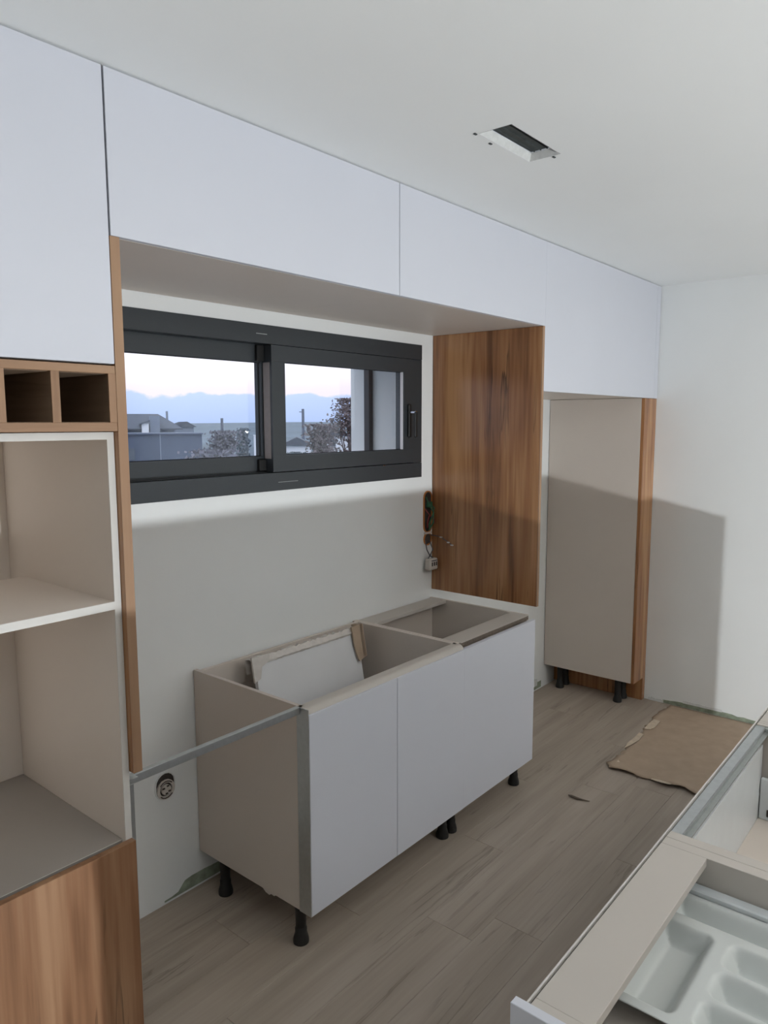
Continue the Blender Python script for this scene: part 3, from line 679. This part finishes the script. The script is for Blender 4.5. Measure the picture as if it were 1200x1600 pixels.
for r in (8, 40, 120, 400, 1200, 3500):
    ringv = []
    for k in range(N):
        a = -1.75+3.5*k/(N-1)
        zz = GZ
        if r >= 1200: zz = GZ+(r/1200.0)*(1.5+3.0*(0.5+0.5*math.sin(a*7+1.2))*(0.6+0.4*math.sin(a*19)))
        ringv.append(b.verts.new((r*math.sin(a), 1.2+abs(r*math.cos(a)) if abs(a) <= 1.57 else 1.2, zz)))
    rings.append(ringv)
for k in range(N-1): b.faces.new((ctr, rings[0][k+1], rings[0][k]))
for q in range(len(rings)-1):
    for k in range(N-1): b.faces.new((rings[q][k], rings[q][k+1], rings[q+1][k+1], rings[q+1][k]))
bmesh.ops.recalc_face_normals(b, faces=b.faces[:])
gr.join(b); g_ = gr.build('ground', 'ground'); g_['kind'] = 'structure'; g_['label'] = 'distant dusk land outside the window'; g_['category'] = 'ground'

def far(az, D, z=GZ):
    a = math.radians(az); return Vector((D*math.sin(a), CAM.y+D*math.cos(a), z)), -a
def outdoor(name, az, D, label, cat):
    p, rz = far(az, D); t = thing(name, p, label, cat); t.rotation_euler = (0, 0, rz); t['_o'] = (0, 0, 0); return t
# in an outdoor thing's own frame: x to the right, y away from the kitchen, z up from the ground
def lp(name, m, t, *d): return MB().box(*d).build(name, m, t)

D = 70.0; px = D/1150.0
h1 = outdoor('house', 31.5, D, 'slate roofed house with white dormer beyond the left pane', 'house')
zr = 1.77+14*px-GZ; ze = 1.77-8*px-GZ
lp('wall', 'grey_render', h1, -9, 3.6, 0.3, 7, 0, ze)
b = bmesh.new()
v = [b.verts.new(c) for c in ((-9.6, -0.4, ze), (4.3, -0.4, ze), (4.3, 7.6, ze), (-9.6, 7.6, ze), (-6.5, 3.6, zr), (2.3, 3.6, zr), (4.3, -0.4, ze-.12), (-9.6, -0.4, ze-.12), (4.3, 7.6, ze-.12), (-9.6, 7.6, ze-.12))]
for q in ((0, 1, 5, 4), (1, 2, 5), (2, 3, 4, 5), (3, 0, 4), (0, 7, 6, 1), (1, 6, 8, 2), (2, 8, 9, 3), (3, 9, 7, 0), (7, 9, 8, 6)): b.faces.new([v[i] for i in q])
bmesh.ops.recalc_face_normals(b, faces=b.faces[:]); mb = MB(); mb.join(b); mb.build('roof', 'slate', h1)
w_ = lp('stair_tower', 'grey_render', h1, 1.45, 2.3, -0.7, 1.0, 0, zr-0.25)
w_ = lp('dormer', 'white_render', h1, 0.75, 1.35, -0.9, 0.5, ze-1.0, ze+0.45)
MB().prism([(0.55, ze+0.45), (1.45, ze+0.75), (1.45, ze+0.62), (0.55, ze+0.32)], 'y', -1.1, 0.6).build('dormer_roof', 'slate', h1)
lp('chimney', 'grey_render', h1, 3.0, 3.2, 3.0, 3.4, zr-0.9, zr+0.25)
lp('window', 'pane_dark', h1, -2.2, -0.9, 0.2, 0.32, ze-1.2, ze-0.2)
lp('terrace_wall', 'grey_render', h1, -9, 5.2, -2.0, -1.7, 0, ze-0.75)
h2 = outdoor('house', 34.9, 100, 'small dark roofed house behind the terrace, left pane', 'house')
z2 = 1.77-6*100/1150-GZ
lp('wall', 'grey_render', h2, -1.6, 1.6, 0, 3, 0, z2)
MB().prism([(-2.0, z2), (-0.3, z2+0.65), (0.8, z2+0.7), (2.0, z2)], 'y', -0.3, 3.3).build('roof', 'slate', h2)
t1 = outdoor('outbuilding', 31.7, 40, 'flat topped haze tinted outbuilding at the left edge of the left pane', 'building')
zt = 1.77-17*40/1150-GZ
w1 = lp('wall', 'block', t1, -6.0, 1.15, 0, 3, 0, zt)
lp('roof', 'block', t1, -6.1, 1.25, -0.15, 3.1, zt, zt+0.07)
lp('window', 'pane_dark', t1, -0.5, -0.1, -0.05, 0.02, zt-1.3, zt-0.7)
t2 = outdoor('outbuilding', 34.9, 33, 'second flat topped haze tinted outbuilding in the left pane', 'building')
zt = 1.77-17*33/1150-GZ
lp('wall', 'block', t2, -0.85, 0.86, 0, 3, 0, zt)
lp('roof', 'block', t2, -0.9, 0.92, -0.12, 3.1, zt, zt+0.05)
for az, D, w, hh, lab in ((43.5, 62, 2.4, -1.9, 'small white house with flat roof, left of the bushy tree in the right pane'), (46.3, 90, 4.4, -1.6, 'white house glimpsed through the bushy tree, right pane')):
    hh2 = outdoor('house', az, D, lab, 'house')
    zt = 1.77+hh-GZ
    lp('wall', 'white_render', hh2, -w/2, w/2, 0, 4, 0, zt)
    MB().prism([(-w/2-.3, zt), (0, zt+0.7), (w/2+.3, zt)], 'y', -0.3, 4.3).build('roof', 'slate', hh2)
    lp('window', 'pane_dark', hh2, -0.5, 0.3, -0.05, 0.02, zt-1.3, zt-0.5)
def pole(az, D, vtop, label, arm=True):
    t = outdoor('utility_pole', az, D, label, 'pole'); zt = 1.77+(652-vtop)*D/1150-GZ
    MB().lathe([(0.19, 0), (0.14, zt)], 0, 0, 8).build('post', 'pole', t, smooth=True)
    if arm: lp('cross_arm', 'pole', t, -0.42, 0.12, -0.05, 0.05, zt-0.36, zt-0.28)
    return zt
pole(37.9, 80, 645, 'short utility pole in the middle of the left pane', False)
pole(44.0, 80, 631, 'utility pole with cross arm in the right pane')
lt = outdoor('street_lamp', 39.72, 85, 'lit street lamp near the right edge of the left pane', 'street lamp')
zl = 1.77-15*85/1150-GZ
MB().lathe([(0.08, 0), (0.06, zl)], 0, 0, 8).build('post', 'pole', lt)
MB().box(-0.16, 0.16, -0.2, 0.1, zl, zl+0.22, bev=0.05).build('lamp_head', 'glow', lt)
wp = outdoor('marker_post', 40.35, 22, 'white post at the right edge of the left pane', 'post')
zt = 1.77-20*22/1150-GZ
MB().box(-0.045, 0.065, -0.05, 0.05, 0, zt, bev=0.01).build('post', 'white_render', wp)
MB().box(-0.055, 0.075, -0.06, 0.06, zt, zt+0.03, bev=0.005).build('cap', 'white_render', wp)

def tree(az, D, ztop, rad, hgt, n, leaf, m, label, clump=0.0, cx=0.0):
    t = outdoor('tree', az, D, label, 'tree')
    zt = ztop-GZ; b = bmesh.new(); br = MB()
    br.tube([(cx, 0, 0), (cx+0.02, 0, zt*0.5), (cx, 0, zt-hgt*0.4)], [0.05*rad+0.06, 0.04*rad+0.04, 0.02], 6)
    cl = []
    for k in range(26):
        u = random.random(); a = random.random()*6.28
        rr = rad*math.sqrt(random.random())*(1.0-0.75*u); p = (cx+rr*math.cos(a), rr*math.sin(a), zt-hgt*(1-u)*0.95-0.04)
        cl.append(p)
        z0 = max(zt-hgt*1.0, p[2]-0.6*hgt)
        br.tube([(cx, 0, z0), ((cx+p[0])/2, p[1]/2, (z0+p[2])/2+0.05), p], [0.02*rad+0.004, 0.012*rad+.003, 0.004], 4)
    br.build('trunk', 'bark', t)
    for k in range(n):
        c = random.choice(cl); s = clump or rad*0.28
        x, y, z = (c[i]+random.gauss(0, s) for i in range(3))
        q = leaf*random.uniform(0.6, 1.3)
        d1 = Vector((random.gauss(0, 1), random.gauss(0, 1), random.gauss(0, 1))).normalized()*q
        d2 = d1.cross(Vector((random.gauss(0, 1), random.gauss(0, 1), random.gauss(0, 1)))).normalized()*q*0.55
        o = Vector((x, y, min(z, zt)))
        b.faces.new([b.verts.new(o+d1), b.verts.new(o+d2), b.verts.new(o-d1), b.verts.new(o-d2)])
    mb = MB(); mb.join(b); f = mb.build('foliage', m, t); f['kind'] = 'stuff'
    return t
tree(47.6, 14, 2.22, 0.95, 1.75, 5200, 0.035, 'leaf_brown', 'bushy brownish tree close to the white reveal in the right pane', 0.12)
tree(45.3, 17, 1.72, 0.55, 1.5, 2200, 0.045, 'leaf_brown', 'lower brown shrub left of the bushy tree in the right pane', 0.12)
tree(43.0, 34, 0.35, 1.4, 2.2, 3000, 0.10, 'leaf_dim', 'dark low shrub at the lower left of the right pane', 0.35)
tree(37.9, 44, 1.25, 1.0, 3.0, 2600, 0.12, 'leaf_rust', 'rusty rounded tree in the middle of the left pane', 0.3)
tree(39.4, 60, 1.3, 0.6, 4.0, 1800, 0.12, 'leaf_blue', 'slim conifer right of the rusty tree, left pane', 0.2)
tree(37.0, 27, 0.75, 0.9, 3.0, 3000, 0.12, 'leaf_rust', 'greyish broad bush beside the second outbuilding, left pane', 0.4)
tree(39.9, 18, 0.75, 0.6, 2.6, 3000, 0.10, 'leaf_blue', 'blue green bush in the lower right corner of the left pane', 0.4)

GROUPS = {'wall_cabinet': 'white fronted wall cabinets along the ceiling', 'island_cabinet': 'open topped cabinets of the island', 'house': 'houses beyond the window',
          'outbuilding': 'outbuildings beyond the window', 'utility_pole': 'utility poles beyond the window', 'tree': 'trees and shrubs beyond the window', 'base_cabinet': 'base cabinets under the window'}
for o in ALL:
    if o.parent is None and o.name.split('.')[0] in GROUPS: o['group'] = GROUPS[o.name.split('.')[0]]
    if '_o' in o.keys(): del o['_o']
